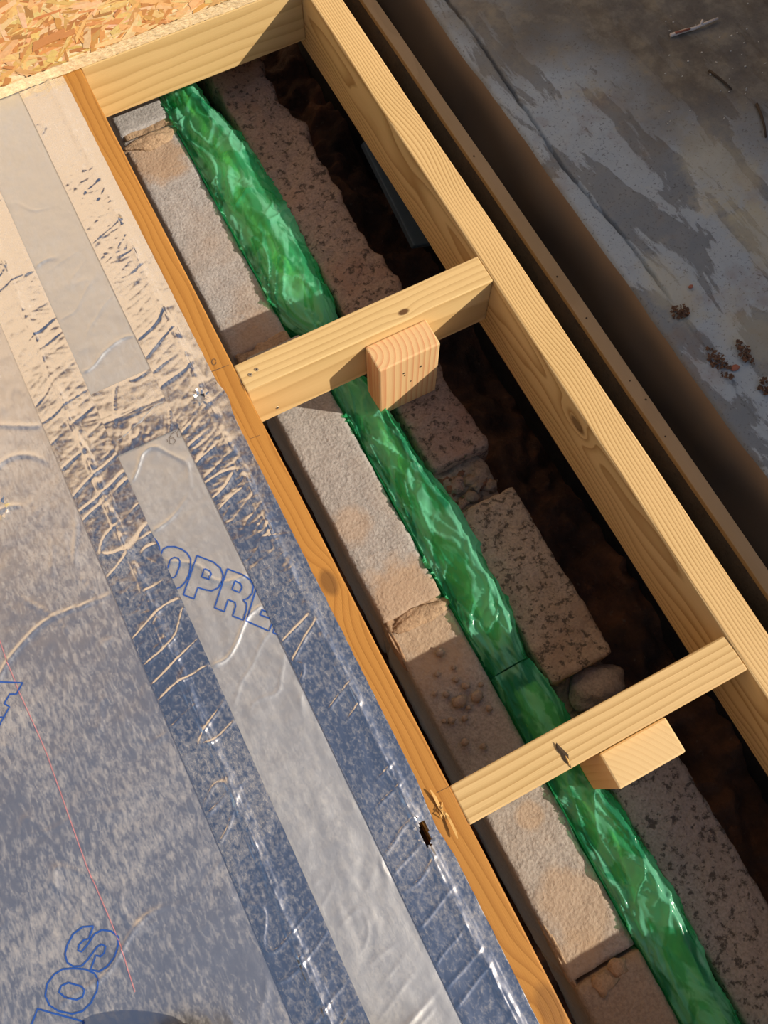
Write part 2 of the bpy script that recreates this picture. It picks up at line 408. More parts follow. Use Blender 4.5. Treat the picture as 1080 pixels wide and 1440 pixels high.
def box_bm(bm, x0, x1, y0, y1, z0, z1, bev=0.0, seg=2):
    r = bmesh.ops.create_cube(bm, size=1, matrix=Matrix.Translation(((x0 + x1) / 2, (y0 + y1) / 2, (z0 + z1) / 2)) @ Matrix.Diagonal((x1 - x0, y1 - y0, z1 - z0, 1)))
    if bev:
        es = list({e for v in r['verts'] for e in v.link_edges})
        bmesh.ops.bevel(bm, geom=es, offset=bev, segments=seg, affect='EDGES', profile=.5)
    return r

def box(name, x0, x1, y0, y1, z0, z1, mat, parent=None, bev=.0015):
    bm = bmesh.new(); box_bm(bm, x0, x1, y0, y1, z0, z1, bev); return bm_obj(name, bm, mat, parent)

# the sunlit house behind the frame (beyond the frame of view; it shows in the foil) and an unseen wall, added only to shade the slab
hw = empty('wall_back'); tag(hw, None, None, None, 'structure')
box('render_face', -7, 3.2, 2.75, 3.05, -.56, 4.0, RENDERW, hw)
box('fascia', -7.1, 3.3, 2.55, 2.75, 3.92, 4.15, FASCIA, hw)
bm = bmesh.new()
vs = [bm.verts.new(p) for p in ((-7.2, 2.45, 4.12), (3.4, 2.45, 4.12), (3.4, 5.5, 5.9), (-7.2, 5.5, 5.9))]
f = bm.faces.new(vs); r = bmesh.ops.extrude_face_region(bm, geom=[f])
bmesh.ops.translate(bm, verts=[v for v in r['geom'] if isinstance(v, bmesh.types.BMVert)], vec=(0, -.03, .06))
bm_obj('roof', bm, ROOF, hw)
gw = empty('wall_shade_helper'); tag(gw, None, None, None, 'structure')
box('shade_helper_body', 1.8, 2.02, -5, 2.4, -.05, .90, SHADE_HELPER, gw, .004)
box('shade_helper_coping', 1.77, 2.05, -5, 2.4, .90, .945, C_OUT_GREY, gw, .006)

# ---------------------------------------------------------------- masonry
def rough_block(name, x0, x1, y0, y1, z0, z1, mat, parent, rough=.002, big=.004, rnd=.006, seed=0, step=.007, bulge_right=0.0):
    nx = max(6, int((x1 - x0) / step)); ny = max(6, int((y1 - y0) / step)); nz = 7
    bm = bmesh.new()
    bmesh.ops.create_cube(bm, size=1)
    # even grid box
    bm.free(); bm = bmesh.new(); vd = {}
    def V(i, j, k):
        key = (i, j, k)
        if key not in vd: vd[key] = bm.verts.new((i / nx, j / ny, k / nz))
        return vd[key]
    for i in range(nx):
        for j in range(ny):
            bm.faces.new((V(i, j, nz), V(i + 1, j, nz), V(i + 1, j + 1, nz), V(i, j + 1, nz)))
    for k in range(nz):
        for i in range(nx):
            bm.faces.new((V(i, 0, k), V(i + 1, 0, k), V(i + 1, 0, k + 1), V(i, 0, k + 1)))
            bm.faces.new((V(i + 1, ny, k), V(i, ny, k), V(i, ny, k + 1), V(i + 1, ny, k + 1)))
        for j in range(ny):
            bm.faces.new((V(0, j + 1, k), V(0, j, k), V(0, j, k + 1), V(0, j + 1, k + 1)))
            bm.faces.new((V(nx, j, k), V(nx, j + 1, k), V(nx, j + 1, k + 1), V(nx, j, k + 1)))
    bm.faces.new([V(0, 0, 0), V(0, ny, 0), V(nx, ny, 0), V(nx, 0, 0)]) if False else None
    lx, ly, lz = x1 - x0, y1 - y0, z1 - z0
    for v in bm.verts:
        a, b, c = v.co.x * lx, v.co.y * ly, v.co.z * lz
        # round the arrises
        cx = min(max(a, rnd), lx - rnd); cy = min(max(b, rnd), ly - rnd); cz = min(c, lz - rnd)
        d = Vector((a - cx, b - cy, c - cz)); L = d.length
        p = Vector((a, b, c))
        if L > rnd: p = Vector((cx, cy, cz)) + d * (rnd / L)
        q = Vector((x0 + p.x, y0 + p.y, z0 + p.z)) + Vector((seed * 3.1, seed, 0))
        n1 = mnoise.noise(q * 18); n2 = mnoise.noise(q * 75); n3 = mnoise.noise(q * 170)
        nrm = d.normalized() if L > 1e-6 else Vector((0, 0, 1 if c > lz / 2 else 0))
        p = p + nrm * (big * n1 + rough * n2 + rough * .5 * n3)
        if bulge_right: p.x += bulge_right * (a / lx) * (mnoise.noise(Vector((seed, (y0 + b) * 9, 0))) + .5 * mnoise.noise(Vector((seed, (y0 + b) * 27, 4))))
        v.co = (x0 + p.x, y0 + p.y, z0 + p.z)
    return bm_obj(name, bm, mat, parent, True)

IZ, OZ = -.175, -.160
wi = empty('wall_inner', (0, 0, GZ)); tag(wi, None, None, None, 'structure')
wi.location = (0, 0, 0)
inner = [(1.205, 1.70, 0, -.016), (.705, 1.195, 0, -.018), (.208, .695, 1, -.001), (-.306, .198, 2, 0), (-.81, -.3095, 3, .001)]
for k, (a, b, mi, dx) in enumerate(inner):
    rough_block('concrete_block', .0955 + dx, .1935 + dx, a, b, -.45, IZ - (.004 if k % 2 else 0), C_IN[mi], wi, .0012, .002, .005, k + 1)
for k, (yj, dz) in enumerate(((1.20, 0), (.70, 0), (.203, 0), (-.308, .03))):
    rough_block('mortar_joint', .097 - (.014 if yj > .6 else 0), .190 - (.014 if yj > .6 else 0), yj - .012, yj + .012, -.45, IZ - .004 - dz, MORTAR, wi, .003, .004, .005, 40 + k, .005)
# mortar smeared over the joints
def blob(name, cx, cy, cz, rx, ry, rz, mat, parent, seed, sub=3, amp=.35):
    bm = bmesh.new(); bmesh.ops.create_icosphere(bm, subdivisions=sub, radius=1)
    for v in bm.verts:
        d = v.co.normalized(); s = 1 + amp * mnoise.noise(d * 1.7 + Vector((seed * 2.3, seed, 1))) + amp * .4 * mnoise.noise(d * 5 + Vector((seed, 3, 1)))
        v.co = (cx + d.x * rx * s, cy + d.y * ry * s, cz + d.z * rz * s)
    return bm_obj(name, bm, mat, parent, True)
blob('mortar_smear', .124, 1.172, IZ - .006, .048, .018, .010, MORTAR, wi, 3, 4, .3)
blob('mortar_smear', .150, .196, IZ - .006, .046, .014, .008, MORTAR, wi, 5, 4, .3)
blob('mortar_smear', .099, .175, IZ - .016, .007, .045, .012, MORTAR, wi, 6, 4, .3)
blob('mortar_smear', .100, -.27, IZ - .014, .006, .05, .012, MORTAR, wi, 7, 4, .3)

wo = empty('wall_outer'); tag(wo, None, None, None, 'structure')
rough_block('concrete_block', .268, .372, .63, 1.60, -.45, OZ, C_OUT_PINK, wo, .004, .007, .012, 11, .007, .022)
rough_block('concrete_block', .264, .366, .375, .622, -.45, OZ + .0, C_OUT_PINK, wo, .003, .004, .012, 12, .006, .008)
rough_block('concrete_block', .262, .364, .022, .305, -.45, OZ - .004, C_OUT_TAN, wo, .0026, .003, .005, 13, .0055)
rough_block('concrete_block', .264, .370, -.62, -.035, -.45, OZ - .012, C_OUT_GREY, wo, .0026, .003, .005, 14, .006)
rough_block('mortar_joint', .264, .350, .295, .385, -.45, OZ - .018, MORTAR_OLD, wo, .005, .008, .012, 15, .006)
rough_block('mortar_joint', .264, .356, -.045, .03, -.45, OZ - .035, MORTAR_OLD, wo, .003, .006, .012, 16, .006)
blob('mortar_lump', .325, -.008, OZ - .032, .045, .030, .018, STONE, wo, 21)
for k in range(16):
    px, py, r_ = random.uniform(.275, .352), random.uniform(.312, .372), random.uniform(.005, .014)
    blob('mortar_lump', px, py, OZ - .019, r_ * 1.2, r_, r_ * .5, (MORTAR_OLD, SOIL, C_OUT_PINK)[k % 3], wo, 60 + k, 2, .9)

# crumbs lying on the shaded end of the inner wall
crumbs = [(.140, .063, .0105), (.165, .058, .009), (.128, .08, .005), (.15, .092, .0045), (.158, .078, .006), (.118, .046, .0055), (.135, .04, .005), (.108, .05, .004),
          (.172, .036, .0055), (.12, .012, .006), (.14, -.004, .005), (.147, .05, .004), (.178, .07, .004), (.130, .11, .004), (.115, .088, .004), (.155, .108, .0035), (.148, .135, .007)]
for k, (px, py, r_) in enumerate(crumbs):
    o = blob('stone_crumb', 0, 0, 0, r_, r_ * .85, r_ * .55, STONE, None, 80 + k, 2, .5)
    o.location = (px, py, IZ - .0015 + r_ * .35)
    tag(o, 'small broken mortar crumb lying on the shaded grey block before the knotted noggin', 'stone', 'mortar crumbs on the inner wall')
for k, (px, py, r_, lab) in enumerate([(.131, -.322, .016, 'flat broken mortar flake beside the crack at the shaded block end'), (.158, -.315, .013, 'thin mortar flake next to the dark hole in the block joint')]):
    o = blob('mortar_flake', 0, 0, 0, r_, r_ * .8, .004, MORTAR, None, 110 + k, 2, .6); o.location = (px, py, IZ + .001)
    tag(o, lab, 'stone')

# ---------------------------------------------------------------- timber
def timber(name, L, w_, h, mat, bev=.002, nseg=24, wob=.0008, seed=0):
    """solid timber, length along local Y, top at z = 0, centred on x and y"""
    bm = bmesh.new(); box_bm(bm, -w_ / 2, w_ / 2, -L / 2, L / 2, -h, 0, bev, 2)
    for i in range(1, nseg):
        bmesh.ops.bisect_plane(bm, geom=bm.verts[:] + bm.edges[:] + bm.faces[:], plane_co=(0, -L / 2 + L * i / nseg, 0), plane_no=(0, 1, 0))
    for v in bm.verts:
        v.co.x += wob * mnoise.noise(Vector((v.co.x * 9, v.co.y * 4 + seed, v.co.z * 9)))
        v.co.z += wob * .6 * mnoise.noise(Vector((v.co.x * 9 + 5, v.co.y * 4 + seed, v.co.z * 9)))
    return bm_obj(name, bm, mat)

hdr = timber('rim_joist', 3.2, .047, .132, W_HDR, .0025, 60, .0015, 3); hdr.location = (.4665, 0.0, 0)
tag(hdr, 'long pale pine rim joist between the soil trench and the concrete slab', 'joist')
lj = timber('floor_joist', 3.2, .047, .132, W_LJ, .002, 60, .001, 6); lj.location = (.0390, 0.0, 0)
tag(lj, 'orange brown pine joist along the edge of the foil', 'joist')
# noggins: local Y (length) turned to world X
def noggin(mat, yc, lab, h=.100, w_=.046, tilt=0.0, seed=0, zt=0.0):
    o = timber('noggin', .3805, w_, h, mat, .002, 12, .0008, seed)
    o.rotation_euler = (0, 0, -math.pi / 2); o.location = (.25275, yc, zt)
    if tilt: o.rotation_euler = (Matrix.Rotation(tilt, 3, 'X') @ Matrix.Rotation(-math.pi / 2, 3, 'Z')).to_euler()
    tag(o, lab, 'timber'); return o
n1 = noggin(W_N1, 1.200, 'pine noggin under the edge of the wood strand board', .104, seed=11)
n2 = noggin(W_N2, .5645, 'pine noggin with a tall post and two screws at the foil side', .102, .0455, seed=12)
n3 = noggin(W_N3, -.0475, 'pine noggin with a dark split knot in its top', .128, .047, math.radians(-4), seed=13, zt=-.0006)
n4 = noggin(W_N4, -.478, 'pine noggin across the trench beside the cracked block', .100, seed=14)

def post(mat, x0, x1, y0, y1, ztop, zbot, lab, seed):
    """short post: grain along local Y, stood on end"""
    o = timber('support_post', ztop - zbot, x1 - x0, y1 - y0, mat, .0025, 6, .0008, seed)
    o.rotation_euler = (math.pi / 2, 0, 0); o.location = ((x0 + x1) / 2, y0, (ztop + zbot) / 2)
    tag(o, lab, 'post'); return o
p2 = post(W_POST, .2390, .3355, .4968, .5410, -.020, OZ - .002, 'short pine post with pink ring end grain against the screwed noggin', 21)
p3 = post(W_POST2, .2385, .3315, -.1190, -.0735, -.020, OZ - .010, 'short pine post with rough sawn top against the noggin with the split knot', 22)

def disc(name, r, h, mat, parent, loc, rot=(0, 0, 0), seg=14):
    bm = bmesh.new(); bmesh.ops.create_cone(bm, cap_ends=True, segments=seg, radius1=r, radius2=r * .8, depth=h)
    o = bm_obj(name, bm, mat, parent); o.location = loc; o.rotation_euler = rot; return o
def to_local(o, p):
    bpy.context.view_layer.update(); return o.matrix_world.inverted() @ Vector(p)
for (sx, sy, sz_, rot) in [(.077, .5635, .0004, (0, 0, 0)), (.088, .567, .0004, (0, 0, 0)), (.096, .5419, -.079, (0, math.pi / 2, 0))]:
    o = disc('screw', .0032, .0014, METAL, n2, to_local(n2, (sx, sy, sz_)), rot)
    o['label'] = 'zinc screw head'
    disc('screw_recess', .0014, .0016, DARKHOLE, o, (0, 0, .0002), (0, 0, 0), 6)
for (hx, hz_, r_) in [(.278, -.058, .0021), (.3055, -.0605, .0026), (.2795, -.066, .0014), (.290, -.092, .0016)]:
    disc('nail_hole', r_, .0008, DARKHOLE, p2, to_local(p2, (hx, .4967, hz_)), (0, 0, 0), 8)
# dark split knot in the top of the third noggin: a lens-shaped raised rim round a dark check
def lens(name, p0, p1, wd, h, mat, parent, seed=0, n=14):
    p0 = Vector(p0); p1 = Vector(p1); d = (p1 - p0); up = Vector((0, 0, 1)); sd = d.cross(up).normalized()
    vs = []; fs = []
    for i in range(n + 1):
        t = i / n; c = p0 + d * t + sd * (.25 * wd * mnoise.noise(Vector((t * 3, seed, 0)))); q = wd * .5 * math.sin(math.pi * t) ** .7 * (1 + .5 * mnoise.noise(Vector((t * 6, seed, 2))))
        vs += [c - sd * q, c + up * h, c + sd * q]
    for i in range(n):
        a = i * 3; fs += [(a, a + 3, a + 4, a + 1), (a + 1, a + 4, a + 5, a + 2)]
    return mesh_obj(name, vs, fs, mat, parent)
for k, (a, b, wd, mt) in enumerate([((782, 1044), (803, 1080), .0075, DARKHOLE), ((795, 1062), (802, 1079), .0026, W_SPL)]):
    q0 = at(*a); q1 = at(*b)
    o = lens('split_knot', to_local(n3, (*q0, .0004 + .0007 * k)), to_local(n3, (*q1, .0004 + .0007 * k)), wd, .0008, mt, n3, k)
# torn splinters on the joist
def strip(name, pts, wd, mat, parent, th=.0006):
    pts = [Vector(p) for p in pts]; vs = []; fs = []
    for i, p in enumerate(pts):
        d = (pts[min(i + 1, len(pts) - 1)] - pts[max(i - 1, 0)]).normalized(); sd = d.cross(Vector((0, 0, 1))).normalized() * wd * (.5 if 0 < i < len(pts) - 1 else .2)
        vs += [p - sd, p + sd, p + sd + Vector((0, 0, th)), p - sd + Vector((0, 0, th))]
    for i in range(len(pts) - 1):
        a = i * 4
        for q in range(4): fs.append((a + q, a + (q + 1) % 4, a + 4 + (q + 1) % 4, a + 4 + q))
    fs += [(0, 1, 2, 3), (len(vs) - 1, len(vs) - 2, len(vs) - 3, len(vs) - 4)]
    return mesh_obj(name, vs, fs, mat, parent)
def lp(o, pts): return [to_local(o, (*at(u, v), z)) for u, v, z in pts]
strip('wood_splinter', lp(lj, [(605, 1111, .004), (612, 1122, .003), (618, 1135, .001), (626, 1146, .0)]), .0035, W_SPL, lj)
strip('wood_splinter', lp(lj, [(624, 1140, .001), (632, 1153, .004), (640, 1170, .005), (643, 1179, .005)]), .0028, W_SPL, lj)
for k in range(6):
    a = random.gauss(-1.4, .35); r_ = random.uniform(.003, .007); cx, cy = at(625 + random.uniform(-6, 6), 1142 + random.uniform(-10, 10))
    pts = [(cx - math.cos(a) * r_, cy - math.sin(a) * r_, .001), (cx, cy, .001 + random.uniform(.001, .005)), (cx + math.cos(a) * r_, cy + math.sin(a) * r_, .001)]
    strip('wood_splinter', [to_local(lj, p) for p in pts], random.uniform(.001, .0024), W_SPL, lj)
# pencil marks
strip('pencil_mark', lp(lj, [(283, 527, .0002), (303, 521, .0003), (322, 513, .0002)]), .0009, PENCIL, lj, .0002)
strip('pencil_mark', lp(lj, [(614, 1115, .0002), (632, 1106, .0002)]), .0009, PENCIL, lj, .0002)
strip('pencil_mark', lp(lj, [(352, 617, .0002), (366, 612, .0002)]), .0009, PENCIL, lj, .0002)
ring = [(301 + 3.2 * math.cos(a), 509 + 4.2 * math.sin(a), .0002) for a in np.linspace(0, 6.0, 12)]
strip('pencil_mark', lp(lj, ring), .0008, PENCIL, lj, .0002)
strip('pencil_mark', [to_local(n2, (*at(u, v), .0004)) for u, v in [(333, 522), (340, 540), (345, 550)]], .0009, PENCIL, n2, .0002)

# edging board beside the slab
rough_block('ground_bank', .5415, .5665, -1.2, 1.6, -.45, SZ - .011, BANK, None, .002, .004, .004, 33, .012)
tag(bpy.data.objects['ground_bank'], 'dark muddy upstand under the thin lath', None, None, 'structure')
eb = timber('lath', 2.8, .021, .010, W_EDGE, .001, 60, .0025, 31); eb.location = (.5535, 0.2, SZ)
tag(eb, 'thin weathered wooden lath running along the gap beside the concrete slab', 'lath')
for k, (yy, r_) in enumerate([(.78, .0016), (.53, .0018), (.45, .0016), (.30, .0018), (.24, .0014), (.335, .0014)]):
    disc('nail_hole', r_, .0008, DARKHOLE, eb, (random.uniform(-.004, .005), yy - .2, .0003), (0, 0, 0), 8)

# ---------------------------------------------------------------- foil insulation boards and tape
def board_h(x, y):
    h = .0005 * fbm(x * 20, y * 20, 41, 3)
    wp = .35 * gn(x * 9, y * 9, 40)
    c = ridge(x * 2.2 + wp, y * 9 - 1.2 * x + wp, 43, 40) * sstep(0, .4, gn(x * 5, y * 5, 44) + .3)        # cross creases
    c2 = ridge(x * 13 + y * 1.6 + wp, y * 3.4, 45, 34) * sstep(-.05, .25, gn(x * 9, y * 6, 46))            # long creases
    c3 = ridge(x * 26 + y * 3 + wp, y * 8, 47, 20) * sstep(-.05, .3, gn(x * 14, y * 10, 48))
    m_ = sstep(-.199, -.208, x) * sstep(1.168, 1.15, y)
    return (h + .0024 * c + .0017 * c2 + .0008 * c3) * m_
def strip_h(x, y):
    h = .0006 * gn(x * 60 + 2 * gn(x * 8, y * 8, 2), y * 10, 51) * sstep(-.3, .4, gn(x * 6, y * 5, 52)) + .00035 * fbm(x * 34, y * 34, 53, 3)
    wp = .5 * gn(x * 12, y * 12, 50)
    c = ridge(x * 5 + 1.2 * y + wp, y * 11 - 3 * x, 54, 34) * sstep(0, .35, gn(x * 7, y * 6, 55) + .2)
    c2 = ridge(x * 12 + wp, y * 26 - 9 * x, 56, 16) * sstep(0, .35, gn(x * 9, y * 7, 57))
    m_ = sstep(-.1265, -.118, x) * sstep(-.0385, -.047, x) * sstep(1.168, 1.15, y)
    return (h + .0024 * c + .0008 * c2) * m_
def flat_board(name, x0, x1, y0, y1, hf, mat, step, lab, z=0.0, th=.075, hole=None):
    nx = int((x1 - x0) / step) + 2; ny = int((y1 - y0) / step) + 2
    X, Y = np.meshgrid(np.linspace(x0, x1, nx), np.linspace(y0, y1, ny), indexing='ij')
    V = np.stack([X, Y, z + hf(X, Y)], -1).reshape(-1, 3); F = grid_faces(nx, ny)
    if hole is not None:
        c = V[F].mean(1); F = F[~hole(c[:, 0], c[:, 1])]
    root = empty(name, ((x0 + x1) / 2, (y0 + y1) / 2, -th))
    o = np_mesh('foil_facing', V, F, mat); o.parent = root; o.matrix_parent_inverse = Matrix.Translation(root.location).inverted()
    bm = bmesh.new(); box_bm(bm, x0 + .0005, x1 - .0005, y0, y1, -th, z - .004)
    c = bm_obj('foam_core', bm, FOAM); c.parent = root; c.matrix_parent_inverse = Matrix.Translation(root.location).inverted()
    tag(root, lab, 'insulation board'); return root
BX = -.162
holes = lambda x, y: ((x + .288) / .010) ** 2 + ((y - .538) / .014) ** 2 < 1 + .5 * gn(x * 150, y * 150, 9)
b1 = flat_board('insulation_board', -.70, BX - .002, -.75, 1.40, board_h, FOIL_BOARD, .0026, 'large foil faced insulation board with a red chalk line and blue lettering', hole=None)
b2 = flat_board('insulation_board', BX + .001, .0085, -.75, .584, strip_h, FOIL_STRIP, .002, 'narrow foil faced insulation board with blue outline lettering between two tapes')
b3 = flat_board('insulation_board', BX + .001, .0085, .590, 1.40, strip_h, FOIL_STRIP, .002, 'narrow foil faced insulation board at the edge of the wood strand board')

def tape(x0, x1, y0, y1, seed, ridge_x, lab, step=.0018, along='y', hole=None, z=.0012, wr=1.0, lim=None):
    if along == 'y':
        nx = int((x1 - x0) / step) + 2; ny = int((y1 - y0) / step) + 2
    else:
        nx = int((x1 - x0) / step) + 2; ny = int((y1 - y0) / step) + 2
    X, Y = np.meshgrid(np.linspace(x0, x1, nx), np.linspace(y0, y1, ny), indexing='ij')
    U, Wd = (X, Y) if along == 'y' else (Y, X)
    amt = .25 + .75 * sstep(-.2, .35, gn(U * 9, Wd * 4, seed))
    rx = ridge_x + .0025 * gn(Wd * 5, Wd * 0, seed + 1)
    right = sstep(0, .006, U - rx) * (1.0 if along == 'y' and ridge_x > -.05 else 0.0)        # calm strip stuck on the joist
    amt = amt * (1 - .9 * right)
    wx = .5 * gn(Wd * 14, U * 14, seed)
    c1 = ridge(U * 16 + wx, Wd * 58 - U * 22, seed + 2, 7)
    c2 = ridge(U * 40 + wx, Wd * 130 + U * 30, seed + 3, 5)
    c3 = ridge(U * 5 + wx, Wd * 24 - 9 * U, seed + 4, 34) * sstep(.05, .3, gn(U * 12, Wd * 9, seed + 10) + .25 + .25 * sstep(.35, .0, Y))
    h = wr * amt * (.0009 * c1 + .00055 * c2) * (.45 + .55 * sstep(.2, .7, Y)) + .0019 * c3 * wr * (1 - .8 * right) + .0005 * fbm(U * 45, Wd * 30, seed + 6, 3)
    d = (U - rx)
    lnn = .5 + .5 * sstep(-.35, .3, gn(Wd * 5, 0 * Wd, seed + 8))
    for q, (off, wdt, hh) in enumerate([(0, .0017, .0030), (.0042, .0012, .0021), (-.0042, .0013, .0018), (.0078, .001, .0012)]):
        crk = np.clip(.55 + .7 * gn(Wd * 30, U * 0 + q, seed + 7) + .35 * gn(Wd * 95, U * 160, seed + 9), 0, 2)
        h = h + (.25 if along == 'x' else 1.35) * hh * crk * lnn * np.exp(-((d - off - .0018 * gn(Wd * 22, 0 * Wd + q, seed + 11 + q)) / wdt) ** 2)
    h = h + (.0003 if along == 'x' else .0014) * np.exp(-(d / .006) ** 2)
    if lim is not None: X = np.minimum(X, lim(Y))
    ex_ = np.minimum(U - U.min(), U.max() - U); h = h * sstep(-.002, .006, ex_)
    V = np.stack([X, Y, z + h], -1).reshape(-1, 3)
    # slightly ragged long edges
    F = grid_faces(nx, ny)
    if hole is not None:
        c = V[F].mean(1); F = F[~hole(c[:, 0], c[:, 1])]
    o = np_mesh('foil_tape', V, F, FOIL_TAPE); tag(o, lab, 'tape', 'silver foil tapes'); return o
def edge_lim(y): return .0325 + .0006 * gn(y * 60, y * 0, 77) + .0045 * np.exp(-((y - .548) / .02) ** 2) - .004 * np.exp(-((y + .05) / .03) ** 2)
def hole_right(x, y):
    a = ((x - .0135 - (y + .056) * .15) / .0052) ** 2 + ((y + .056) / .0145) ** 2 < 1 + .5 * gn(x * 300, y * 300, 6)
    b = ((x - .0035) / .0065) ** 2 + ((y - .562) / .0065) ** 2 < 1 + .6 * gn(x * 300, y * 300, 8)
    return a | b
t1 = tape(-.0392, .0372, -.75, 1.175, 100, .0105, 'crinkled foil tape lapped over the orange joist with two torn holes', hole=hole_right, lim=edge_lim)
t2 = tape(-.1985, -.126, -.75, 1.175, 140, -.162, 'crinkled foil tape over the joint beside the large lettered board')
t3 = tape(-.1265, -.0385, .535, .635, 180, .587, 'short foil tape patch across the joint of the two narrow boards', along='x', z=.0010, wr=.7)
# torn petals standing round the holes of the tape
def petal(parent, cx, cy, a, L, wd, lift, mat=None):
    d = Vector((math.cos(a), math.sin(a), 0)); sd = Vector((-d.y, d.x, 0)); c = Vector((cx, cy, .0025)); vs = []
    for i in range(4):
        t = i / 3; q = c + d * (L * t) + Vector((0, 0, lift * math.sin(t * 1.6))); w2 = wd * (1 - .75 * t) / 2
        vs += [q - sd * w2, q + sd * w2 + Vector((0, 0, lift * .3 * t))]
    mesh_obj('torn_flap', vs, [(0, 1, 3, 2), (2, 3, 5, 4), (4, 5, 7, 6)], mat or FOIL_TAPE, parent, True)
for k in range(8): petal(t1, .0035 + .006 * math.cos(k * .8), .562 + .006 * math.sin(k * .8), k * .8 + random.uniform(-.4, .4), random.uniform(.004, .008), .004, random.uniform(.002, .005))
for a, yy in [(2.9, -.047), (3.3, -.058), (.3, -.066), (1.4, -.041)]: petal(t1, .0135 + .005 * math.cos(a), yy, a, .005, .005, .0025)
def petal_b(parent, cx, cy, a, L, wd, lift, mat):
    petal(None, cx, cy, a, L, wd, lift, mat); o = bpy.context.scene.collection.objects[-1]
    o.parent = parent; o.matrix_parent_inverse = Matrix.Translation(parent.location).inverted()
for k in range(9): petal_b(b1, -.287 + .007 * math.cos(k * .7), .536 + .010 * math.sin(k * .7), k * .7, random.uniform(.004, .008), .005, random.uniform(.001, .004), FOAM if k % 3 == 0 else FOIL_TAPE)

# printed lettering: thin outline strokes lying on the foil
def outline(paths, hf, wd, mat, name, parent, tx=lambda p: p, zoff=.0007):
    vs = []; fs = []
    for path in paths:
        P = [at(*tx(p)) for p in path]
        # smooth subdivision
        Q = []
        for i in range(len(P) - 1):
            n_ = max(1, int(math.dist(P[i], P[i + 1]) / .0025))
            for q in range(n_): Q.append((P[i][0] + (P[i + 1][0] - P[i][0]) * q / n_, P[i][1] + (P[i + 1][1] - P[i][1]) * q / n_))
        Q.append(P[-1]); base = len(vs)
        for i, p in enumerate(Q):
            a = Q[max(i - 1, 0)]; b = Q[min(i + 1, len(Q) - 1)]; dx, dy = b[0] - a[0], b[1] - a[1]; l = math.hypot(dx, dy) or 1
            nx, ny = -dy / l * wd / 2, dx / l * wd / 2
            for s in (-1, 1):
                xx, yy = p[0] + s * nx, p[1] + s * ny; vs.append((xx, yy, float(hf(np.array(xx), np.array(yy))) + zoff))
        for i in range(len(Q) - 1): a = base + 2 * i; fs.append((a, a + 1, a + 3, a + 2))
    o = mesh_obj(name, vs, fs, mat); o.parent = parent; o.matrix_parent_inverse = Matrix.Translation(parent.location).inverted(); return o
T2 = lambda p: (190 + p[0] / 4.696, 730 + p[1] / 4.696)
oprE = [[(80, 95), (120, 122), (145, 148), (160, 180), (163, 210)],
 [(150, 300), (160, 255), (175, 225), (185, 200), (215, 183), (260, 182), (310, 200), (345, 225), (368, 265), (368, 310), (355, 370), (330, 420), (300, 450), (270, 462), (235, 455)],
 [(205, 360), (215, 325), (235, 268), (258, 253), (285, 258), (298, 280), (295, 310), (270, 375), (255, 388), (235, 385), (215, 375)],
 [(410, 242), (520, 285), (565, 325), (582, 370), (575, 410), (550, 455), (505, 475), (460, 465), (415, 452), (390, 528), (320, 500), (410, 242)],
 [(460, 330), (495, 343), (505, 365), (490, 400), (440, 382), (460, 330)],
 [(610, 328), (710, 368), (760, 400), (782, 440), (775, 490), (745, 525), (715, 535), (738, 560), (735, 600), (715, 668), (645, 640), (665, 575), (660, 550), (615, 532), (590, 612), (525, 585), (610, 328)],
 [(662, 410), (695, 425), (708, 450), (690, 485), (640, 465), (662, 410)],
 [(960, 480), (810, 420), (805, 445), (735, 672), (885, 740), (915, 665), (825, 632), (840, 600), (920, 635)],
 [(950, 640), (925, 705), (912, 750), (990, 785)]]
outline(oprE, strip_h, .0018, INK, 'printed_lettering', b2, T2)
T1 = lambda p: (p[0] / 3, 1260 + p[1] / 3)
sop = [[(395, 127), (350, 130), (310, 160), (285, 205), (275, 245), (285, 280), (310, 297), (345, 295), (370, 270), (410, 215), (430, 203), (447, 212), (440, 240), (425, 255), (405, 250), (383, 310), (420, 318), (455, 295), (485, 255), (500, 205), (498, 170), (470, 148), (430, 143), (400, 160), (370, 205), (345, 235), (330, 230), (335, 205), (355, 185), (375, 180), (395, 127)],
 [(310, 305), (360, 308), (400, 325), (417, 355), (410, 400), (385, 450), (350, 485), (305, 497), (250, 485), (210, 460), (192, 420), (200, 370), (230, 330), (265, 308), (310, 305)],
 [(290, 365), (345, 380), (360, 395), (350, 425), (325, 437), (275, 425), (250, 405), (260, 378), (290, 365)],
 [(355, 530), (160, 475), (135, 540), (115, 600), (200, 640), (230, 590), (325, 620), (355, 530)]]
outline(sop, board_h, .0018, INK, 'printed_lettering', b1, T1)
T3 = lambda p: (p[0] / 3.427, 640 + p[1] / 3.427)
outline([[(-90, 1090), (0, 1093), (110, 1097), (80, 1152), (48, 1152), (22, 1197), (47, 1213), (0, 1300), (-40, 1370)], [(-10, 1265), (15, 1262)]], board_h, .0018, INK, 'printed_lettering', b1, T3)
outline([[(0, 900), (8, 925), (20, 955), (28, 975), (36, 992), (52, 1028), (66, 1060), (80, 1100), (105, 1170), (122, 1218), (145, 1270), (170, 1330), (190, 1395)]], board_h, .0009, INKRED, 'chalk_line', b1)
# pencilled figures and a dirty scuff
pc = [[(247, 607), (242, 610), (238, 617), (239, 624), (244, 625), (247, 620), (244, 616), (240, 617)], [(252, 604), (249, 609), (250, 615), (254, 615), (256, 609), (254, 604), (252, 604)], [(235, 618), (236, 622)]]
outline(pc, strip_h, .0007, PENCIL, 'pencil_figures', b2, zoff=.0009)

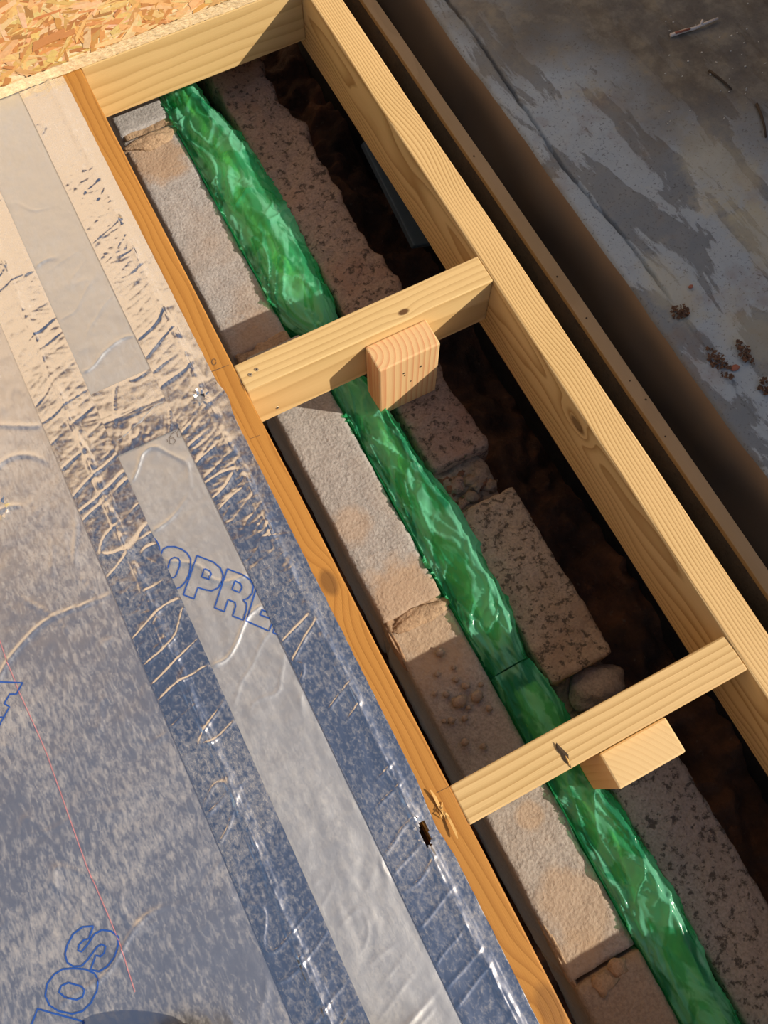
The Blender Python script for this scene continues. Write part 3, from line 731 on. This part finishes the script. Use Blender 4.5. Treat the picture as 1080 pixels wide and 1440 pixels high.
# ---------------------------------------------------------------- oriented strand board
OY = 1.177
root = empty('strand_board', (-.1, OY + .5, 0)); tag(root, 'golden wood strand board lying over the first noggin and the foil', 'board')
def keep(o): o.parent = root; o.matrix_parent_inverse = Matrix.Translation(root.location).inverted(); return o
nx, nz = 420, 10
xs = np.linspace(-.75, .49, nx); zs = np.linspace(.0, .018, nz)
X, Zg = np.meshgrid(xs, zs, indexing='ij'); Yg = OY + .0010 * gn(X * 200, Zg * 520, 61) + .0006 * gn(X * 60, Zg * 120, 62) + .0006 * gn(X * 400, Zg * 600, 63)
keep(np_mesh('sawn_edge', np.stack([X, Yg, Zg + .0012], -1).reshape(-1, 3), grid_faces(nx, nz)[:, ::-1], OSB_CORE, None, True))
bm = bmesh.new(); box_bm(bm, -.75, .49, OY + .003, OY + 1.0, .0014, .0186); keep(bm_obj('board_core', bm, OSB_CORE))
vs = []; fs = []; cols = []
pal = [(.66, .38, .13), (.72, .46, .19), (.58, .30, .09), (.78, .56, .29), (.50, .23, .06), (.70, .44, .18), (.38, .16, .045), (.74, .50, .24)]
for k in range(11000):
    cx, cy = (random.uniform(-.30, .48), random.uniform(OY + .004, OY + .36)) if k < 2800 else (random.uniform(-.74, .48), random.uniform(OY + .004, OY + .99))
    L = random.uniform(.018, .075); wd = random.uniform(.003, .016); a = random.gauss(.45, .75)
    if k >= 2800 and cx > -.28 and cy < OY + .34: continue
    if k >= 2800: L *= 1.25; wd *= 1.5
    d = Vector((math.cos(a), math.sin(a), 0)); sd = Vector((-d.y, d.x, 0)); z0 = .0190 + random.uniform(0, .0009); tilt = random.uniform(-.012, .012); roll = random.uniform(-.05, .05)
    b0 = len(vs); c = random.choice(pal); c = tuple(min(1, q * random.uniform(.85, 1.12)) for q in c)
    sh = [(-.5, -.35), (-.42, .5), (.1, .45), (.5, .3), (.4, -.5), (-.1, -.45)]
    for (p, q) in sh:
        p2_ = p + random.uniform(-.05, .05); q2 = q * random.uniform(.6, 1.1); v = Vector((cx, cy, z0)) + d * (p2_ * L) + sd * (q2 * wd)
        v.z += tilt * p2_ * L + roll * q2 * wd; v.y = max(v.y, OY + .0008); v.z = max(v.z, .0188); vs.append(v)
    for i in range(6): w3 = vs[b0 + i]; vs.append(Vector((w3.x, w3.y, min(w3.z, .0186) - .0003)))
    fs.append(tuple(range(b0, b0 + 6)) if True else None); cols.append(c)
    fs[-1] = tuple(reversed(fs[-1]))
    for i in range(6): fs.append((b0 + i, b0 + (i + 1) % 6, b0 + 6 + (i + 1) % 6, b0 + 6 + i)[::-1]); cols.append(tuple(q * .9 for q in c))
# dark coarse strand
o = mesh_obj('wood_strands', vs, fs, OSB_STRAND); keep(o); o['kind'] = 'stuff'
att = o.data.attributes.new('tint', 'FLOAT_COLOR', 'FACE')
att.data.foreach_set('color', np.array([(*c, 1) for c in cols], np.float32).ravel())
dv = []; df = []; dc = []
for (u, v, L, wd, a) in [(70, 55, .060, .018, .12), (60, 62, .040, .010, .3), (12, 95, .018, .007, -.5), (95, 48, .03, .012, .2), (165, 18, .02, .006, .7), (30, 78, .014, .005, 1.2)]:
    cx, cy = at(u, v, .0205); d = Vector((math.cos(a), math.sin(a), 0)); sd = Vector((-d.y, d.x, 0)); b0 = len(dv)
    for (p, q) in [(-.5, -.2), (-.4, .5), (.15, .4), (.5, .35), (.35, -.5), (-.1, -.4)]: dv.append(Vector((cx, cy, .0206 + random.uniform(0, .0003))) + d * p * L + sd * q * wd)
    for i in range(6): dv.append(Vector((dv[b0 + i].x, dv[b0 + i].y, .0186)))
    df.append(tuple(range(b0, b0 + 6))[::-1]); dc.append((.50, .21, .07))
    for i in range(6): df.append((b0 + i, b0 + (i + 1) % 6, b0 + 6 + (i + 1) % 6, b0 + 6 + i)[::-1]); dc.append((.4, .17, .05))
o = mesh_obj('dark_strands', dv, df, OSB_STRAND); keep(o); o['kind'] = 'stuff'
att = o.data.attributes.new('tint', 'FLOAT_COLOR', 'FACE'); att.data.foreach_set('color', np.array([(*c, 1) for c in dc], np.float32).ravel())

# ---------------------------------------------------------------- green polythene bags of insulation in the cavity
Ry = np.array([-.62, -.3844, -.2672, -.1583, -.1, -.004, .0749, .1982, .3202, .4037, .4917, .58, .6762, .8055, .9428, 1.1061, 1.1975, 1.35])
Rx = np.array([.256, .2552, .2689, .2595, .245, .2655, .2588, .2732, .2712, .2568, .2523, .250, .2615, .2736, .2864, .2672, .246, .236])
def bag(y0, y1, seed, lab, pinch0, pinch1, top=-.118, hs=1.0):
    n, mth = int((y1 - y0) / .0022), 150
    yy = np.linspace(y0, y1, n); th = np.linspace(0, 2 * np.pi, mth, endpoint=False)
    T, Yg = np.meshgrid(th, yy, indexing='ij')
    xl = np.interp(yy, [.69, .76, 1.3], [.1915, .172, .175]); xr = np.interp(yy, Ry, Rx) + .004
    def env(p, yy, yend):
        d = np.abs(yy - yend); return p + (1 - p) * sstep(0, .085, d) ** .8
    e = env(pinch0, yy, y0) * env(pinch1, yy, y1)
    cx = (xl + xr) / 2; rx = (xr - xl) / 2 * (.35 + .65 * e); bot = -.30; zt = top + .012 * gn(yy * 7, 0 * yy, seed) ; zc = -.200; rzt = (zt - zc) * (.30 + .70 * e); rzb = (zc - bot) * e
    c, s = np.cos(T), np.sin(T)
    sq = lambda v, p: np.sign(v) * np.abs(v) ** p
    Xg = cx[None] + rx[None] * sq(c, .8); Zg = zc + np.where(s > 0, rzt[None] * sq(s, .85), rzb[None] * sq(s, .6))
    # crumple: sharp folds in many directions, gathered pleats near the pinched ends
    S_ = T * .045 * 2
    wp = .6 * gn(S_ * 10, Yg * 10, seed + 8)
    f = .0085 * (.35 - np.abs(gn(S_ * 13 + Yg * 4 + wp, Yg * 9 - S_ * 6, seed + 1))) + .0058 * (.3 - np.abs(gn(S_ * 25 - Yg * 9, Yg * 17 + S_ * 10 + wp, seed + 2))) \
        + .0024 * (.3 - np.abs(gn(S_ * 60 + Yg * 12, Yg * 38 - S_ * 20 + wp, seed + 3)))
    f += .0045 * ridge(S_ * 14 + Yg * 9 + wp, Yg * 5 - S_ * 5, seed + 4, 22) + .0035 * ridge(S_ * 18 - Yg * 10, Yg * 8 + wp, seed + 6, 24)
    g0 = np.exp(-(np.abs(Yg - y0) / .06) ** 2) * (1 - pinch0) + np.exp(-(np.abs(Yg - y1) / .06) ** 2) * (1 - pinch1)
    pl = np.abs(gn(T * 4.5, Yg * 6, seed + 5)) - .3
    f = f * (1 - .4 * g0) + .010 * g0 * pl
    f = f * hs
    nxv, nzv = c, s
    slope = -.178 + .60 * np.maximum(Xg - xl[None], 0) + .25 * f
    Zg = np.where(s > 0, np.minimum(Zg, slope), Zg)
    V = np.stack([Xg + nxv * f * .8, Yg, Zg + nzv * f * .8], -1)
    V[..., 0] = np.where(V[..., 2] < -.172, np.clip(V[..., 0], .1955 - .018 * sstep(.68, .72, V[..., 1]), .262), np.maximum(V[..., 0], .188 - .018 * sstep(.68, .72, V[..., 1])))
    root = empty('insulation_bag', (float(cx.mean()), (y0 + y1) / 2, bot)); tag(root, lab, 'bag')
    def kp(o): o.parent = root; o.matrix_parent_inverse = Matrix.Translation(root.location).inverted(); return o
    F = grid_faces(mth, n, True)
    Vv = V.reshape(-1, 3)
    V0 = list(Vv); nb = len(V0)
    kp(np_mesh('plastic_film', Vv, F[:, ::-1], FILM, None, True))
    # the wool inside
    mt2, n2_ = 40, n // 4
    yy2 = np.linspace(y0 + .03, y1 - .03, n2_); th2 = np.linspace(0, 2 * np.pi, mt2, endpoint=False); T2_, Y2 = np.meshgrid(th2, yy2, indexing='ij')
    e2 = np.interp(yy2, yy, e); k = sstep(.25, .9, e2)
    rx2 = (np.interp(yy2, yy, rx) - .015) * (.5 + .5 * k); rz2 = (np.interp(yy2, yy, rzt) - .025) * (.5 + .5 * k)
    cx2 = np.interp(yy2, yy, cx); bump = .005 * gn(T2_ * 3, Y2 * 25, seed + 9)
    X2 = cx2[None] + .006 + (rx2[None] + bump) * np.cos(T2_); Z2 = zc + np.where(np.sin(T2_) > 0, (rz2[None] + bump) * np.sin(T2_), (zc - bot - .02) * np.sin(T2_))
    kp(np_mesh('wool_core', np.stack([X2, Y2, Z2], -1).reshape(-1, 3), grid_faces(mt2, n2_, True)[:, ::-1], WOOL, None, True))
    return root
bag(.640, 1.34, 201, 'crumpled green plastic bag of insulation running under the first noggin', .30, .8, -.142)
bag(.072, .615, 231, 'green plastic bag of insulation gathered beside the tall post', .62, .35, -.138)
bag(-.62, .070, 261, 'green plastic bag of insulation passing under the noggin with the split knot', .8, .75, -.142)

# ---------------------------------------------------------------- debris and small things
bm = bmesh.new(); box_bm(bm, -.012, .012, -.11, .11, -.006, .006, .002)
o = bm_obj('slate', bm, SLATE); o.location = (.505, .93, -.27); o.rotation_euler = (.25, .5, .1); o.scale = (3.2, 1, 1)
tag(o, 'grey slate offcut under the rim joist in the trench', 'slate')
def rod(name, pts, r0, mat, parent=None, seg=7, r1=None):
    pts = [Vector(p) for p in pts]; vs = []; fs = []; n = len(pts); r1 = r0 * .7 if r1 is None else r1
    for i, p in enumerate(pts):
        d = (pts[min(i + 1, n - 1)] - pts[max(i - 1, 0)]).normalized(); a = d.orthogonal().normalized(); b = d.cross(a); r = r0 + (r1 - r0) * i / (n - 1)
        for q in range(seg): t = 2 * math.pi * q / seg; vs.append(p + a * (r * math.cos(t)) + b * (r * math.sin(t)))
    for i in range(n - 1):
        for q in range(seg): fs.append((i * seg + q, i * seg + (q + 1) % seg, (i + 1) * seg + (q + 1) % seg, (i + 1) * seg + q))
    fs += [tuple(range(seg))[::-1], tuple(range((n - 1) * seg, n * seg))]
    return mesh_obj(name, vs, fs, mat, parent, True)
def sp(u, v, dz=.003): x, y = at(u, v, SZ); return Vector((x, y, SZ + dz))
o = empty('peeled_stick', sp(975, 43, 0)); tag(o, 'pale peeled stick with reddish bark lying on the silt covered slab', 'stick')
base = o.location
rod('stick_wood', [sp(942, 52) - base, sp(962, 46, .004) - base, sp(975, 43, .004) - base, sp(987, 38, .005) - base, sp(1008, 29, .004) - base], .0032, STICKM, o, r1=.0022)
rod('stick_bark', [sp(948, 51, .006) - base, sp(958, 48.5, .0065) - base, sp(969, 45, .006) - base], .0022, STICKR, o)
rod('stick_stub', [sp(984, 39, .006) - base, sp(985, 35, .010) - base], .0022, STICKM, o)
def twig(px, r_, lab):
    o = rod('twig', [sp(*p) - sp(*px[0]) for p in px], r_, TWIG); o.location = sp(*px[0]); tag(o, lab, 'twig')
twig([(996, 101), (1008, 110), (1018, 118), (1028, 128)], .0022, 'dark thin twig beside the yellowish patch on the slab')
twig([(1063, 148), (1070, 165), (1074, 180), (1076, 195)], .0022, 'dark twig pointing along the slab at its silty edge')
def leaf_clump(u, v, r_, nleaf, lab, el=1.0, ang=0.0):
    root = empty('leaf_litter', sp(u, v, 0)); tag(root, lab, 'leaves')
    vs = []; fs = []
    for k in range(nleaf):
        a = random.uniform(0, 6.28); q = r_ * math.sqrt(random.random()); lx, ly = q * math.cos(a) * el, q * math.sin(a)
        cx, cy = lx * math.cos(ang) - ly * math.sin(ang), lx * math.sin(ang) + ly * math.cos(ang)
        L = random.uniform(.003, .008); b = random.uniform(0, 6.28); d = Vector((math.cos(b), math.sin(b), random.uniform(-.5, .5))); sd = Vector((-d.y, d.x, random.uniform(-.6, .6))) * .35
        c = Vector((cx, cy, .002 + random.uniform(0, .004))); b0 = len(vs)
        vs += [c - d * L * .5, c + sd * L + Vector((0, 0, .001)), c + d * L * .5, c - sd * L]; fs += [(b0, b0 + 1, b0 + 2), (b0, b0 + 2, b0 + 3)]
    o = mesh_obj('leaf_fragments', vs, fs, LEAF, root); o['kind'] = 'stuff'
leaf_clump(955, 441, .013, 70, 'round clump of dark dead leaf crumbs near the slab edge')
leaf_clump(1010, 512, .011, 90, 'long drift of reddish leaf crumbs along the slab edge', 2.6, 1.55)
leaf_clump(1046, 498, .009, 70, 'reddish leaf crumbs drifted on the slab beside a flat chip', 2.4, 1.5)
leaf_clump(1074, 545, .009, 50, 'reddish leaf crumbs at the damp end of the slab', 1.8, 1.5)
o = blob('stone_chip', 0, 0, 0, .007, .0045, .002, STICKR, None, 160, 2, .4); o.location = sp(1033, 518, .0015); tag(o, 'flat reddish chip lying between two leaf drifts on the slab', 'chip')
o = blob('stone_chip', 0, 0, 0, .004, .003, .002, STICKR, None, 161, 2, .4); o.location = sp(971, 404, .0015); tag(o, 'small red chip above the round leaf clump on the slab', 'chip')
for k in range(46):
    u, v = random.uniform(930, 1078), random.uniform(5, 175)
    if random.random() < .3: u, v = random.uniform(985, 1078), random.uniform(60, 140)
    r_ = random.uniform(.0009, .0022)
    o = blob('grit_speck', 0, 0, 0, r_, r_ * random.uniform(.5, 1), r_ * .6, GRAVEL, None, 200 + k, 1, .4); o.location = sp(u, v, r_ * .3)
    tag(o, 'tiny pale grit speck on the brown silt of the slab', 'grit', 'pale grit specks')

# the photographer's boots at the edge of the picture
def boot(u, v, ang, lab, seed):
    tx, ty = at(u, v, .045); f = Vector((math.sin(ang), math.cos(ang), 0)); root = empty('boot', (tx - f.x * .15, ty - f.y * .15, .0045)); root.rotation_euler = (0, 0, -ang); tag(root, lab, 'boot')
    sec = [(-.145, .030, .105, .020), (-.13, .038, .118, .012), (-.09, .040, .125, .010), (-.05, .038, .118, .010), (-.01, .040, .095, .010), (.04, .046, .078, .010), (.09, .052, .066, .010), (.125, .050, .058, .010), (.142, .042, .050, .012), (.150, .020, .038, .018)]
    vs = []; fs = []; n = 16
    for (yy, hw_, zt, zb) in sec:
        for q in range(n):
            t = 2 * math.pi * q / n; c, s = math.cos(t), math.sin(t); zm = (zt + zb) / 2
            vs.append((hw_ * math.copysign(abs(c) ** .75, c), yy, zm + (zt - zb) / 2 * math.copysign(abs(s) ** .75, s)))
    for i in range(len(sec) - 1):
        for q in range(n): fs.append((i * n + q, i * n + (q + 1) % n, (i + 1) * n + (q + 1) % n, (i + 1) * n + q))
    fs += [tuple(range(n))[::-1], tuple(range((len(sec) - 1) * n, len(sec) * n))]
    fs = [x[::-1] for x in fs]
    u_ = mesh_obj('upper', vs, fs, BOOT, root, True); md = u_.modifiers.new('s', 'SUBSURF'); md.levels = md.render_levels = 2
    bm = bmesh.new(); ring = []
    for (yy, hw_) in [(-.148, .022), (-.13, .040), (-.06, .040), (0, .040), (.06, .046), (.1, .048), (.125, .046), (.138, .036), (.144, .018)]: ring.append((hw_, yy))
    pts = ring + [(-a, b) for a, b in reversed(ring)]
    lo = [bm.verts.new((a, b, 0)) for a, b in pts]; hi = [bm.verts.new((a, b, .018)) for a, b in pts]
    bm.faces.new(lo[::-1]); bm.faces.new(hi)
    for i in range(len(pts)): bm.faces.new((lo[i], lo[(i + 1) % len(pts)], hi[(i + 1) % len(pts)], hi[i]))
    bm_obj('sole', bm, SOLE, root)
    vs = []; fs = []
    for (zz_, r_) in [(.09, .044), (.13, .046), (.17, .048), (.172, .044), (.12, .040)]:
        for q in range(n): t = 2 * math.pi * q / n; vs.append((r_ * .8 * math.cos(t), -.085 + r_ * math.sin(t), zz_))
    for i in range(4):
        for q in range(n): fs.append((i * n + q, i * n + (q + 1) % n, (i + 1) * n + (q + 1) % n, (i + 1) * n + q))
    mesh_obj('ankle_collar', vs, fs, BOOT, root, True)
boot(252, 1452, math.radians(27), 'dark boot standing on the large lettered foil board', 1)
boot(556, 1470, math.radians(32), 'dark boot standing on the narrow foil board and tape', 2)
